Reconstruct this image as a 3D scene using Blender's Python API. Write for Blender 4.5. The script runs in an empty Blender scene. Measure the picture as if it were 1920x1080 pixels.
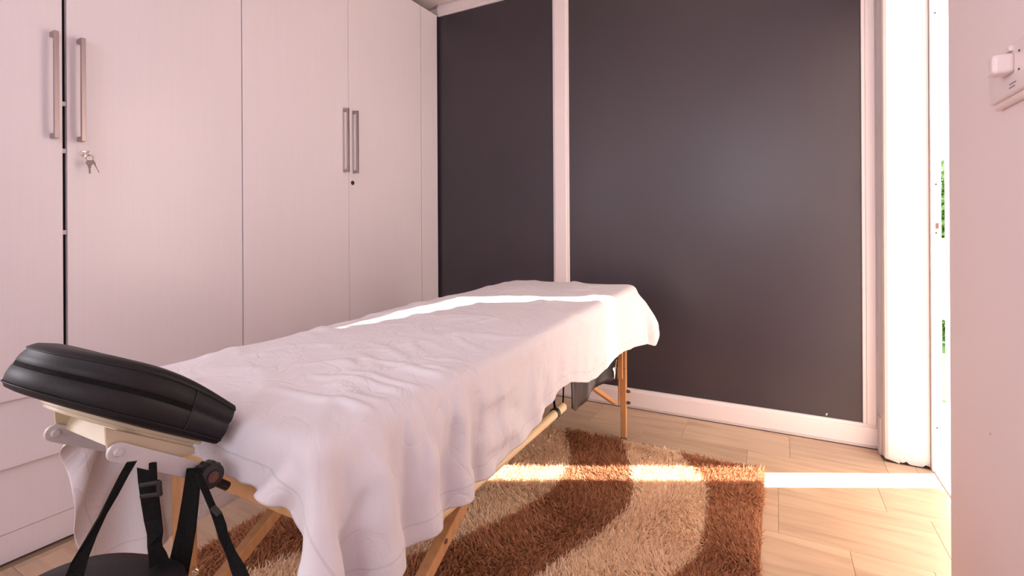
import bpy, bmesh, math, random
import numpy as np
from mathutils import Vector, Matrix
random.seed(4)
rng = np.random.default_rng(7)
C = bpy.context.scene.collection
sc = bpy.context.scene
PI = math.pi

# ---------------------------------------------------------------- camera
cam_d = bpy.data.cameras.new('camera')
cam = bpy.data.objects.new('camera', cam_d); C.objects.link(cam)
cam_d.sensor_width = 36.0
cam_d.lens = 919.0 / 1920.0 * 36.0
cam_d.shift_y = -109.0 / 1920.0
cam_d.clip_start = 0.02
cam.matrix_world = (Matrix.Translation((0, 0, 1.0)) @ Matrix.Rotation(math.radians(28.3), 4, 'Z')
                    @ Matrix.Rotation(PI/2, 4, 'X') @ Matrix.Rotation(-0.0055, 4, 'Z'))
sc.camera = cam
# ---------------------------------------------------------------- light
sc.view_settings.view_transform = 'Standard'
sc.view_settings.look = 'None'
sc.view_settings.gamma = 1.0
sc.view_settings.use_curve_mapping = False
sc.view_settings.exposure = 0.24
sc.cycles.use_denoising = True
sc.cycles.max_bounces = 10
sc.cycles.diffuse_bounces = 6
sc.cycles.sample_clamp_indirect = 6.0
w = bpy.data.worlds.new('sky'); sc.world = w; w.use_nodes = True
bg = w.node_tree.nodes['Background']
bg.inputs['Color'].default_value = (0.86, 0.93, 1.0, 1); bg.inputs['Strength'].default_value = 2.2

def light(name, kind, loc, direction, energy, color, **k):
    d = bpy.data.lights.new(name, kind); o = bpy.data.objects.new(name, d); C.objects.link(o)
    o.location = loc
    o.rotation_euler = Vector(direction).to_track_quat('-Z', 'Y').to_euler()
    d.energy = energy; d.color = color
    for a, b in k.items(): setattr(d, a, b)
    return o
SUN_E = math.radians(35)
sun_dir = (-0.89*math.cos(SUN_E), -0.455*math.cos(SUN_E), -math.sin(SUN_E))
light('sun', 'SUN', (4, 4, 5), sun_dir, 30.0, (1.0, 0.93, 0.84), angle=math.radians(0.5))
# added light for an unseen window behind the camera, placed by the panel's reflection
light('added_window_light', 'AREA', (-0.25, -1.93, 1.68), (-.12, 1, 0.2), 11.5, (0.87, 0.91, 1.0), shape='RECTANGLE', size=1.5, size_y=1.15)

light('added_window_light', 'AREA', (-2.63, -.95, 1.62), (1, .30, .25), 31.0, (1.0, 0.95, 1.0), shape='RECTANGLE', size=1.1, size_y=1.15)  # added fill from an unseen side window, brightens the right wall

# ---------------------------------------------------------------- helpers
def mat(name, color, rough=0.5, metal=0.0, spec=0.5, coat=0.0):
    m = bpy.data.materials.new(name); m.use_nodes = True
    b = m.node_tree.nodes['Principled BSDF']
    b.inputs['Base Color'].default_value = (*color, 1)
    b.inputs['Roughness'].default_value = rough
    b.inputs['Metallic'].default_value = metal
    b.inputs['Specular IOR Level'].default_value = spec
    b.inputs['Coat Weight'].default_value = coat
    return m
def N(m, t): return m.node_tree.nodes.new(t)
def Lk(m, a, b): m.node_tree.links.new(a, b)
def noise_color(m, c1, c2, scale=(1, 1, 1), nscale=5, detail=4, lo=.3, hi=.7, coord='Object', bump=0.0, bdist=.002, rough_amp=None):
    """colour varied by a noise stretched by scale, plus fine relief"""
    b = m.node_tree.nodes['Principled BSDF']
    tc = N(m, 'ShaderNodeTexCoord'); mp = N(m, 'ShaderNodeMapping'); mp.inputs['Scale'].default_value = scale
    Lk(m, tc.outputs[coord], mp.inputs['Vector'])
    n = N(m, 'ShaderNodeTexNoise'); n.inputs['Scale'].default_value = nscale; n.inputs['Detail'].default_value = detail
    Lk(m, mp.outputs[0], n.inputs['Vector'])
    r = N(m, 'ShaderNodeValToRGB'); r.color_ramp.elements[0].position = lo; r.color_ramp.elements[1].position = hi
    r.color_ramp.elements[0].color = (*c1, 1); r.color_ramp.elements[1].color = (*c2, 1)
    Lk(m, n.outputs['Fac'], r.inputs[0]); Lk(m, r.outputs[0], b.inputs['Base Color'])
    if bump:
        bp = N(m, 'ShaderNodeBump'); bp.inputs['Strength'].default_value = bump; bp.inputs['Distance'].default_value = bdist
        Lk(m, n.outputs['Fac'], bp.inputs['Height']); Lk(m, bp.outputs[0], b.inputs['Normal'])
    return m, n, mp, r

def link(name, bm, m, parent=None, smooth=False, bevel=0.0, seg=2):
    me = bpy.data.meshes.new(name); bmesh.ops.recalc_face_normals(bm, faces=bm.faces); bm.to_mesh(me); bm.free()
    o = bpy.data.objects.new(name, me); C.objects.link(o)
    if m: me.materials.append(m)
    if parent: o.parent = parent
    if smooth:
        for p in me.polygons: p.use_smooth = True
    if bevel:
        b = o.modifiers.new('bevel', 'BEVEL'); b.width = bevel; b.segments = seg; b.limit_method = 'ANGLE'; b.angle_limit = math.radians(40)
    return o
def box(bm, x0, x1, y0, y1, z0, z1):
    v = [bm.verts.new((x, y, z)) for x in (x0, x1) for y in (y0, y1) for z in (z0, z1)]
    for f in ((0,1,3,2), (4,6,7,5), (0,4,5,1), (2,3,7,6), (0,2,6,4), (1,5,7,3)): bm.faces.new([v[i] for i in f])
def boxo(name, x0, x1, y0, y1, z0, z1, m, parent=None, bevel=0.0, seg=2):
    bm = bmesh.new(); box(bm, x0, x1, y0, y1, z0, z1); return link(name, bm, m, parent, bevel=bevel, seg=seg)
def bar(bm, a, b, wdt, hgt, up=(0, 0, 1)):
    """rectangular bar from a to b"""
    a = Vector(a); b = Vector(b); d = (b-a).normalized(); s = d.cross(Vector(up)).normalized(); u = s.cross(d)
    vs = []
    for p in (a, b):
        for i, j in ((-1,-1), (1,-1), (1,1), (-1,1)): vs.append(bm.verts.new(p + s*(i*wdt/2) + u*(j*hgt/2)))
    bm.faces.new(vs[:4]); bm.faces.new(vs[4:][::-1])
    for i in range(4): bm.faces.new((vs[i], vs[(i+1) % 4], vs[4+(i+1) % 4], vs[4+i]))
def cyl(bm, a, b, r, n=20, r2=None, cap=True):
    a = Vector(a); b = Vector(b); d = (b-a).normalized()
    s = d.orthogonal().normalized(); u = d.cross(s); r2 = r if r2 is None else r2
    A = [bm.verts.new(a + (s*math.cos(t)+u*math.sin(t))*r) for t in [2*PI*i/n for i in range(n)]]
    B = [bm.verts.new(b + (s*math.cos(t)+u*math.sin(t))*r2) for t in [2*PI*i/n for i in range(n)]]
    for i in range(n): bm.faces.new((A[i], A[(i+1) % n], B[(i+1) % n], B[i]))
    if cap: bm.faces.new(A[::-1]); bm.faces.new(B)
def tube(bm, pts, r, n=10):
    pts = [Vector(p) for p in pts]; rings = []; prev = None
    for i, p in enumerate(pts):
        d = (pts[min(i+1, len(pts)-1)] - pts[max(i-1, 0)]).normalized()
        s = d.orthogonal().normalized() if prev is None else (prev - d*prev.dot(d)).normalized()
        prev = s; u = d.cross(s)
        rings.append([bm.verts.new(p + (s*math.cos(t)+u*math.sin(t))*r) for t in [2*PI*k/n for k in range(n)]])
    for a, b in zip(rings, rings[1:]):
        for k in range(n): bm.faces.new((a[k], a[(k+1) % n], b[(k+1) % n], b[k]))
    bm.faces.new(rings[0][::-1]); bm.faces.new(rings[-1])
def prism(bm, prof, fn, t0, t1):
    """profile polygon prof (2d), fn(p,q,t) -> xyz, extruded between t0 and t1"""
    A = [bm.verts.new(fn(p, q, t0)) for p, q in prof]; B = [bm.verts.new(fn(p, q, t1)) for p, q in prof]
    n = len(prof)
    bm.faces.new(A); bm.faces.new(B[::-1])
    for i in range(n): bm.faces.new((A[i], A[(i+1) % n], B[(i+1) % n], B[i]))
def ribbon(bm, rows, th=.0015):
    """rows: list of (point, half-width vector); a thin two-sided webbing strap"""
    rows = [(Vector(p), Vector(h)) for p, h in rows]; R = []
    for i, (p, h) in enumerate(rows):
        d = (rows[min(i+1, len(rows)-1)][0] - rows[max(i-1, 0)][0]).normalized()
        n = d.cross(h).normalized()*th
        R.append([bm.verts.new(p-h-n), bm.verts.new(p+h-n), bm.verts.new(p+h+n), bm.verts.new(p-h+n)])
    for a, b in zip(R, R[1:]):
        for k in range(4): bm.faces.new((a[k], a[(k+1) % 4], b[(k+1) % 4], b[k]))
    bm.faces.new(R[0][::-1]); bm.faces.new(R[-1])
def tag(o, label=None, cat=None, group=None, kind=None):
    if label: o['label'] = label
    if cat: o['category'] = cat
    if group: o['group'] = group
    if kind: o['kind'] = kind
    return o
def empty(name, loc=(0, 0, 0)):
    o = bpy.data.objects.new(name, None); C.objects.link(o); o.location = loc; o.empty_display_size = .1
    return o
def adopt(root, objs):
    for o in objs:
        o.parent = root; o.matrix_parent_inverse = Matrix.Translation(root.location).inverted()

# ---------------------------------------------------------------- materials
M = {}
M['plaster'], *_ = noise_color(mat('pink_white_plaster', (.8, .7, .7), .75), (.82, .69, .70), (.84, .715, .72), nscale=3, lo=.2, hi=.8, bump=.08, bdist=.004)
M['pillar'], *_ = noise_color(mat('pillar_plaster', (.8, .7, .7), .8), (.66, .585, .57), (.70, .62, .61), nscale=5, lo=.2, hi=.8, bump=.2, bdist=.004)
M['ceil'], *_ = noise_color(mat('ceiling_paint', (.8, .7, .7), .9), (.72, .65, .64), (.75, .68, .67), nscale=2)
m = mat('wardrobe_laminate', (.80, .70, .72), .30, spec=.45)
noise_color(m, (.735, .685, .735), (.755, .705, .755), scale=(1, 18, .35), nscale=9, lo=.25, hi=.75, bump=.05, bdist=.0006, coord='Object')
M['lam'] = m
M['gap'] = mat('gap_shade', (.012, .01, .01), .9)
m = mat('charcoal_panel', (.035, .028, .032), .34, spec=.55)
noise_color(m, (.036, .029, .038), (.044, .036, .047), nscale=1.2)
M['panel'] = m
M['upvc'], *_ = noise_color(mat('white_window_profile', (.8, .7, .7), .35), (.78, .71, .72), (.81, .74, .75), nscale=3)
M['alu'], *_ = noise_color(mat('door_jamb_white', (.85, .8, .78), .4), (.74, .67, .65), (.78, .71, .69), nscale=4)
M['steel'] = mat('satin_nickel', (.40, .33, .335), .34, metal=.85)
M['chrome'] = mat('chrome', (.75, .72, .66), .18, metal=1)
M['keymetal'] = mat('dull_key_metal', (.17, .14, .14), .4, metal=.7)
M['screw'] = mat('dark_screw', (.05, .04, .04), .5, metal=.5)
m = mat('light_beech', (.62, .36, .16), .42)
noise_color(m, (.46, .225, .09), (.57, .31, .14), scale=(9, 9, 1.2), nscale=6, detail=5, bump=.05, bdist=.0005)
M['wood'] = m
m = mat('pale_dowel', (.78, .58, .33), .45)
noise_color(m, (.74, .54, .30), (.82, .63, .38), scale=(9, 1, 9), nscale=6)
M['dowel'] = m
m = mat('black_vinyl', (.010, .009, .011), .5, spec=.3)
_, n_, mp_, r_ = noise_color(m, (.008, .007, .009), (.013, .011, .014), nscale=220, detail=2, bump=.18, bdist=.0004)
M['vinyl'] = m
m = mat('vinyl_flap', (.04, .034, .035), .33, spec=.5)
noise_color(m, (.012, .010, .011), (.020, .017, .018), nscale=60, bump=.1, bdist=.0005)
M['flap'] = m
m = mat('black_webbing', (.006, .005, .006), .9, spec=.2)
_, _, mp_, _ = noise_color(m, (.003, .003, .003), (.009, .008, .008), nscale=260, detail=1, bump=.4, bdist=.0006)
M['web'] = m
M['blackplastic'] = mat('black_plastic', (.02, .016, .016), .38)
M['copper'] = mat('copper_insert', (.20, .10, .08), .4, metal=.7)
M['cream'], *_ = noise_color(mat('cream_plastic', (.7, .6, .45), .45), (.52, .43, .30), (.57, .48, .34), nscale=8)
M['greyarm'], *_ = noise_color(mat('painted_metal_arm', (.6, .56, .56), .4), (.52, .48, .49), (.58, .54, .55), nscale=8)
M['print'] = mat('white_print', (.88, .84, .84), .6)
M['white_plastic'], *_ = noise_color(mat('socket_plastic', (.85, .74, .73), .35), (.84, .71, .71), (.86, .74, .735), nscale=6)
M['white_ink'] = mat('grey_ink', (.28, .24, .30), .6)

# floor planks: grain along X, each plank of its own shade
m = mat('oak_vinyl_plank', (.5, .38, .28), .36, spec=.4)
b = m.node_tree.nodes['Principled BSDF']
tc = N(m, 'ShaderNodeTexCoord'); oi = N(m, 'ShaderNodeObjectInfo')
addv = N(m, 'ShaderNodeVectorMath'); addv.operation = 'ADD'
sc3 = N(m, 'ShaderNodeVectorMath'); sc3.operation = 'SCALE'; sc3.inputs['Scale'].default_value = 37.0
cmb = N(m, 'ShaderNodeCombineXYZ'); Lk(m, oi.outputs['Random'], cmb.inputs[0]); Lk(m, oi.outputs['Random'], cmb.inputs[1])
Lk(m, cmb.outputs[0], sc3.inputs[0]); Lk(m, tc.outputs['Object'], addv.inputs[0]); Lk(m, sc3.outputs[0], addv.inputs[1])
mp = N(m, 'ShaderNodeMapping'); mp.inputs['Scale'].default_value = (1.3, 11, 1); Lk(m, addv.outputs[0], mp.inputs['Vector'])
n1 = N(m, 'ShaderNodeTexNoise'); n1.inputs['Scale'].default_value = 2.2; n1.inputs['Detail'].default_value = 7; n1.inputs['Distortion'].default_value = .6
Lk(m, mp.outputs[0], n1.inputs['Vector'])
r1 = N(m, 'ShaderNodeValToRGB')
e = r1.color_ramp.elements; e[0].position = .28; e[0].color = (.43, .295, .195, 1); e[1].position = .72; e[1].color = (.60, .44, .305, 1)
k = e.new(.5); k.color = (.53, .38, .26, 1)
Lk(m, n1.outputs['Fac'], r1.inputs[0])
hs = N(m, 'ShaderNodeHueSaturation'); mr = N(m, 'ShaderNodeMapRange'); mr.inputs['To Min'].default_value = .90; mr.inputs['To Max'].default_value = 1.08
Lk(m, oi.outputs['Random'], mr.inputs['Value']); Lk(m, mr.outputs[0], hs.inputs['Value']); Lk(m, r1.outputs[0], hs.inputs['Color']); Lk(m, hs.outputs[0], b.inputs['Base Color'])
bp = N(m, 'ShaderNodeBump'); bp.inputs['Strength'].default_value = .12; bp.inputs['Distance'].default_value = .001
Lk(m, n1.outputs['Fac'], bp.inputs['Height']); Lk(m, bp.outputs[0], b.inputs['Normal'])
M['plank'] = m
M['subfloor'] = mat('joint_dark', (.27, .19, .13), .9)

# cotton sheet
m = mat('white_cotton_sheet', (.77, .745, .79), .85, spec=.2)
b = m.node_tree.nodes['Principled BSDF']
uv = N(m, 'ShaderNodeUVMap'); sp = N(m, 'ShaderNodeSeparateXYZ'); Lk(m, uv.outputs[0], sp.inputs[0])
def mth(m, op, a, bb=None):
    x = N(m, 'ShaderNodeMath'); x.operation = op
    for i, q in enumerate((a, bb)):
        if q is None: continue
        if isinstance(q, (int, float)): x.inputs[i].default_value = q
        else: Lk(m, q, x.inputs[i])
    return x.outputs[0]
# UV is in metres from the two hems; ridge where the turned hem is stitched, 4 cm in
SW, SL = 1.29, 2.03
du = mth(m, 'MINIMUM', sp.outputs[0], mth(m, 'SUBTRACT', SW, sp.outputs[0]))
dv = mth(m, 'MINIMUM', sp.outputs[1], mth(m, 'SUBTRACT', SL, sp.outputs[1]))
dd = mth(m, 'MINIMUM', du, dv)
hem = mth(m, 'LESS_THAN', dd, .036)
nz = N(m, 'ShaderNodeTexNoise'); nz.inputs['Scale'].default_value = 9; nz.inputs['Detail'].default_value = 5; nz.inputs['Distortion'].default_value = 1.2
Lk(m, uv.outputs[0], nz.inputs['Vector'])
crs = mth(m, 'ABSOLUTE', mth(m, 'SUBTRACT', nz.outputs['Fac'], .5))
cr2 = mth(m, 'MINIMUM', mth(m, 'MULTIPLY', crs, 14.0), 1.0)
wv = N(m, 'ShaderNodeTexNoise'); wv.inputs['Scale'].default_value = 700; wv.inputs['Detail'].default_value = 1
Lk(m, uv.outputs[0], wv.inputs['Vector'])
ht = mth(m, 'ADD', mth(m, 'ADD', mth(m, 'MULTIPLY', hem, .8), mth(m, 'MULTIPLY', cr2, .55)), mth(m, 'MULTIPLY', wv.outputs['Fac'], .12))
bp = N(m, 'ShaderNodeBump'); bp.inputs['Strength'].default_value = .75; bp.inputs['Distance'].default_value = .0022
Lk(m, ht, bp.inputs['Height']); Lk(m, bp.outputs[0], b.inputs['Normal'])
stc = mth(m, 'MULTIPLY', mth(m, 'GREATER_THAN', dd, .0345), mth(m, 'LESS_THAN', dd, .0375))
cmx = N(m, 'ShaderNodeMix'); cmx.data_type = 'RGBA'; cmx.inputs['A'].default_value = (.77, .745, .79, 1); cmx.inputs['B'].default_value = (.68, .645, .69, 1)
Lk(m, stc, cmx.inputs['Factor']); Lk(m, cmx.outputs['Result'], b.inputs['Base Color'])
out = m.node_tree.nodes['Material Output']
tr = N(m, 'ShaderNodeBsdfTranslucent'); tr.inputs['Color'].default_value = (.8, .74, .74, 1)
mx = N(m, 'ShaderNodeMixShader'); mx.inputs[0].default_value = .10
Lk(m, b.outputs[0], mx.inputs[1]); Lk(m, tr.outputs[0], mx.inputs[2]); Lk(m, mx.outputs[0], out.inputs['Surface'])
M['sheet'] = m
# added curtain: translucent, passes warm light from the doorway
m = mat('added_cream_cloth', (.9, .78, .70), .9, spec=.1)
b = m.node_tree.nodes['Principled BSDF']; out = m.node_tree.nodes['Material Output']
tr = N(m, 'ShaderNodeBsdfTranslucent'); tr.inputs['Color'].default_value = (.80, .66, .59, 1)
mx = N(m, 'ShaderNodeMixShader'); mx.inputs[0].default_value = .6
Lk(m, b.outputs[0], mx.inputs[1]); Lk(m, tr.outputs[0], mx.inputs[2]); Lk(m, mx.outputs[0], out.inputs['Surface'])
M['curtain'] = m
# rug piles
def pile(name, c1, c2):
    m = mat(name, c1, .75, spec=.25)
    b = m.node_tree.nodes['Principled BSDF']
    at = N(m, 'ShaderNodeAttribute'); at.attribute_name = 'strand'
    r = N(m, 'ShaderNodeValToRGB'); r.color_ramp.elements[0].color = (*c1, 1); r.color_ramp.elements[1].color = (*c2, 1)
    Lk(m, at.outputs['Fac'], r.inputs[0]); Lk(m, r.outputs[0], b.inputs['Base Color'])
    tl = N(m, 'ShaderNodeBsdfTranslucent'); ms = N(m, 'ShaderNodeMixShader'); ms.inputs[0].default_value = .38
    Lk(m, r.outputs[0], tl.inputs['Color']); Lk(m, b.outputs[0], ms.inputs[1]); Lk(m, tl.outputs[0], ms.inputs[2])
    Lk(m, ms.outputs[0], m.node_tree.nodes['Material Output'].inputs['Surface'])
    return m
M['brown'] = pile('brown_pile', (.36, .148, .072), (.68, .36, .20))
M['beige'] = pile('beige_pile', (.84, .60, .40), (.99, .85, .66))

# ---------------------------------------------------------------- room shell
XW, XR, XO, YB, YF, H = -2.04, .40, .60, 2.72, -2.0, 2.545   # wardrobe front, right wall in/out, back, behind camera, ceiling
D0, D1 = 1.676, 2.60                                       # doorway in the right wall
fl = tag(boxo('floor', -2.66, XO, YF-.1, YB+.1, -.08, -.004, M['subfloor']), 'pale oak plank floor of the massage room', kind='structure')
RW, TL = .3125, .457
offs = {0: .003, 1: .34, 2: .05, -1: .197}
def plank(x0, x1, y0, y1):
    g = .0005
    if x1-x0 < .02 or y1-y0 < .02: return
    bm = bmesh.new(); cx, cy = (x0+x1)/2, (y0+y1)/2
    box(bm, x0+g-cx, x1-g-cx, y0+g-cy, y1-g-cy, -.004, random.uniform(-.0003, 0))
    o = link('plank', bm, M['plank'], fl, bevel=.0004, seg=1); o.location = (cx, cy, 0)
for r in range(-12, 3):
    y0 = 1.83 + r*RW; y1 = min(y0+RW, YB)
    if r == 2: y1 = YB
    off = offs.get(r, random.uniform(0, TL))
    k0 = math.floor((XW-off)/TL)
    x = off + k0*TL
    while x < XO:
        a, c = max(x, XW+.02), x+TL
        inside = y0 >= D0 and y1 <= D1
        lim = XO if inside else XR
        if a < lim: plank(a, min(c, lim), max(y0, YF), y1)
        if not inside and c > XR and y1 > D0 and y0 < D1:
            plank(max(a, XR), min(c, XO), max(y0, D0), min(y1, D1))
        x += TL
tag(boxo('ceiling', -2.66, XO, YF-.1, YB+.1, H, H+.1, M['ceil']), kind='structure')
bm = bmesh.new()
box(bm, -2.76, -2.66, -.35, YB+.1, -.08, H+.1); box(bm, -2.76, -2.66, YF-.1, -1.55, -.08, H+.1)
box(bm, -2.76, -2.66, -1.55, -.35, -.08, 1.0); box(bm, -2.76, -2.66, -1.55, -.35, 2.25, H+.1)
tag(link('wall_left', bm, M['plaster']), kind='structure')
wn2 = empty('added_window_2', (-2.66, -.95, 1.0)); tag(wn2, kind='structure')  # added window, out of view, around the side fill light
bm = bmesh.new()
for a in ((-1.55, -1.49, 1.0, 2.25), (-.41, -.35, 1.0, 2.25), (-1.49, -.41, 1.0, 1.06), (-1.49, -.41, 2.19, 2.25), (-.98, -.92, 1.06, 2.19)):
    box(bm, -2.74, -2.68, a[0], a[1], a[2], a[3])
adopt(wn2, [link('added_window_frame', bm, M['upvc'])])
# wall behind the camera, opened for the added window
bm = bmesh.new()
box(bm, -2.66, -1.05, YF-.1, YF, 0, H); box(bm, .55, XO, YF-.1, YF, 0, H)
box(bm, -1.05, .55, YF-.1, YF, 0, 1.05); box(bm, -1.05, .55, YF-.1, YF, 2.3, H)
tag(link('wall_front', bm, M['plaster']), kind='structure')
wn = empty('added_window_1', (-.25, YF, 1.05)); tag(wn, kind='structure')  # added window, out of view, around the rear light
bm = bmesh.new()
for a in ((-1.05, -.99, 1.05, 2.3), (.49, .55, 1.05, 2.3), (-.99, .49, 1.05, 1.11), (-.99, .49, 2.24, 2.3), (-.28, -.22, 1.11, 2.24)):
    box(bm, a[0], a[1], YF-.08, YF-.02, a[2], a[3])
adopt(wn, [link('added_window_frame', bm, M['upvc'])])
# right wall: near part, head over the doorway, plaster pillar
wr = tag(boxo('wall_right', XR, XO, YF-.1, D0, 0, H, M['plaster'], bevel=.003), kind='structure')
boxo('door_head', XR, XO, D0, 2.58, 2.1, H, M['plaster'], wr)
boxo('wall_end', .557, XO, 2.60, YB+.1, 2.1, H, M['plaster'], wr)
bm = bmesh.new()
# pillar with rounded corner and a chipped foot
prof = [(XR+.004, YB), (XR+.004, 2.618), (XR+.008, 2.607), (XR+.018, 2.601), (XR+.05, 2.60)]
prof += [(XR+.05+.107*i/22, 2.60) for i in range(1, 23)] + [(.557, YB)]
rows = []
for zi, z in enumerate([0, .012, .03, .06, .12, .3, .8, 1.4, 2.0, H]):
    row = []
    for i, (x, y) in enumerate(prof):
        dz = 0
        if zi <= 2 and 0 < i < len(prof)-1:
            dz = (.008 + .012*math.sin(i*1.7)*math.sin(i*.9+1) + random.uniform(0, .006)) * (1 if zi == 0 else .6 if zi == 1 else .2)
            dz = max(dz, 0)
        inn = 0.003*max(0, 1-zi/3) if i > 0 else 0
        row.append(bm.verts.new((x, y+inn*random.uniform(.2, 1), z+dz)))
    rows.append(row)
for a, b_ in zip(rows, rows[1:]):
    for i in range(len(prof)-1): bm.faces.new((a[i], a[i+1], b_[i+1], b_[i]))
bm.faces.new(rows[0][::-1]); bm.faces.new(rows[-1])
pl = link('plaster_pillar', bm, M['pillar'], wr, smooth=False)
pl['label'] = 'plaster pillar beside the doorway, chipped along its foot'
boxo('pillar_strip', .398, .411, 2.665, YB, 0, .16, M['pillar'], wr, bevel=.003)

# doorway jamb with lock strike
dr = empty('door_1', (.575, 2.6, 0)); tag(dr, kind='structure')
ob = [boxo('jamb', .559, .592, 2.58, YB+.05, 0, 2.1, M['alu'], bevel=.0015)]
ob.append(boxo('outer_jamb', .584, .5915, 2.592, YB+.05, 0, 2.1, M['alu'], bevel=.001))
ob.append(boxo('sill', .565, .66, D0, 2.58, -.01, .004, M['alu'], bevel=.002))
st = boxo('strike_plate', .563, .590, 2.5775, 2.58, .962, 1.188, M['alu'], bevel=.0008); st['label'] = 'raised white lock strike plate'
ob.append(st)
cut = []
for z0, z1, mm in ((1.10, 1.147, M['greyarm']), (1.075, 1.092, M['alu']), (1.022, 1.068, M['greyarm']), (.995, 1.018, M['copper'])):
    cut.append(boxo('strike_slot', .573, .583, 2.5765, 2.5776, z0, z1, mm, bevel=.0006))
for z in (.978, 1.176, 1.875, .183):
    bm = bmesh.new(); yy = 2.5775 if .9 < z < 1.2 else 2.580
    cyl(bm, (.575, yy-.0012, z), (.575, yy+.001, z), .0032, 12); cut.append(link('screw', bm, M['screw']))
adopt(dr, ob+cut)

# ---------------------------------------------------------------- back partition: frame and charcoal panels
wb = tag(boxo('wall_back', -2.66, XO+.0, YB+.045, YB+.1, 0, H, M['plaster']), kind='structure')
def member(name, x0, x1, z0, z1, lab=None):
    """a frame profile with a stepped glazing bead"""
    bm = bmesh.new(); box(bm, x0, x1, YB+.008, YB+.045, z0, z1)
    ins = .014
    box(bm, x0+(ins if x1-x0 < .5 else 0), x1-(ins if x1-x0 < .5 else 0), YB, YB+.012, z0+(ins if z1-z0 < .5 else 0), z1-(ins if z1-z0 < .5 else 0))
    o = link(name, bm, M['upvc'], wb, bevel=.0018); 
    if lab: o['label'] = lab
    return o
member('bottom_rail', -2.04, .409, 0, .108)
member('top_rail', -2.04, .409, 2.469, H)
member('mullion', -1.184, -1.084, .108, 2.469)
member('side_post', .346, .409, .108, 2.469)
boxo('charcoal_panel', -2.06, -1.178, YB+.02, YB+.032, .10, 2.475, M['panel'], wb)['label'] = 'narrow charcoal panel beside the wardrobe'
boxo('charcoal_panel', -1.09, .352, YB+.02, YB+.032, .10, 2.475, M['panel'], wb)['label'] = 'wide charcoal panel behind the table'
bm = bmesh.new(); cyl(bm, (.205, YB+.0215, .118), (.208, YB+.012, .128), .004, 6, .002)
link('paint_fleck', bm, M['print'], wb)['label'] = 'white fleck at the foot of the panel'

# ---------------------------------------------------------------- wardrobes
def handle(y, z0, z1, parent, side):
    bm = bmesh.new(); x = XW
    box(bm, x+.026, x+.036, y-.006, y+.006, z0, z1)
    for z in (z0+.008, z1-.008): box(bm, x, x+.028, y-.006, y+.006, z-.008, z+.008)
    return link('handle', bm, M['steel'], parent, bevel=.001)
def wardrobe(label, y0, ys, y1, z_h, lock_y, locked_kind):
    root = empty('wardrobe', (XW-.3, (y0+y1)/2, 0)); tag(root, label, 'wardrobe', 'fitted wardrobes along the left wall')
    obs = []
    bm = bmesh.new()
    box(bm, XW-.60, XW-.022, y0, y0+.018, .09, 2.475); box(bm, XW-.60, XW-.022, y1-.018, y1, .09, 2.475)
    box(bm, XW-.60, XW-.59, y0+.018, y1-.018, .09, 2.475); box(bm, XW-.60, XW-.022, y0+.018, y1-.018, 2.45, 2.475)
    box(bm, XW-.60, XW-.022, y0+.018, y1-.018, .475, .49)
    obs.append(link('carcass', bm, M['lam']))
    p = boxo('plinth', XW-.06, XW-.008, y0, y1, 0.004, .090, M['lam'], bevel=.001); obs.append(p)
    for z0, z1 in ((.092, .288), (.2895, .4905)):
        bm = bmesh.new()
        # drawer front, its lip leaning out a little towards the bottom
        lean = .016 if z0 > .2 else .004
        prof = [(XW-.030, z0), (XW-.008+lean*.6, z0), (XW-.008+lean*.6, z0+.004), (XW-.016, z1), (XW-.030, z1)]
        prism(bm, prof, lambda a, b_, t: (a, t, b_), y0+.0015, y1-.0015)
        obs.append(link('drawer', bm, M['lam'], bevel=.001))
    doors = []
    for i, (a, c) in enumerate(((y0, ys), (ys, y1))):
        ga = .006 if (i == 1 and locked_kind == 'keys') else .001
        gc = .006 if (i == 0 and locked_kind == 'keys') else .001
        d = boxo('door', XW-.020, XW, a+ga, c-gc, .4915, 2.470, M['lam'], bevel=.0012)
        obs.append(d); doors.append(d)
        hy = ys-.033 if i == 0 else ys+.033
        if locked_kind == 'keys': hy = ys-.032 if i == 0 else ys+.037
        handle(hy, z_h[0], z_h[1], d, i)
    bm = bmesh.new()
    cyl(bm, (XW, lock_y, 1.262), (XW+.004, lock_y, 1.262), .0125, 24, .0105)
    if locked_kind == 'keys': cyl(bm, (XW+.004, lock_y, 1.262), (XW+.011, lock_y, 1.262), .008, 20)
    lk = link('lock', bm, M['chrome'] if locked_kind == 'keys' else M['screw'], doors[1], smooth=False, bevel=.0006)
    adopt(root, obs)
    return root
# the dark line between the two doors is a strip painted as gap shade; two hinge bumpers bridge it
w1 = wardrobe('white fitted wardrobe nearest the camera, keys hanging in its lock', .117, .717, 1.320, (1.300, 1.640), .767, 'keys')
w2 = wardrobe('white fitted wardrobe by the charcoal panel, with empty keyhole', 1.322, 1.924, 2.542, (1.314, 1.655), 1.950, 'none')
adopt(w2, [boxo('filler_strip', XW-.020, XW, 2.545, YB-.002, .004, 2.470, M['lam'], bevel=.001)])
adopt(w1, [boxo('bumper', XW-.018, XW-.006, .712, .722, z-.007, z+.007, M['greyarm']) for z in (1.42, 1.266, 1.00)])
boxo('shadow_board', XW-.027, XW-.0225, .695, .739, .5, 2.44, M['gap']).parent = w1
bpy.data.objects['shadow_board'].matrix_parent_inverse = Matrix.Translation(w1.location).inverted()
bpy.data.objects['shadow_board'].name = 'gap_shade_strip'
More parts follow.
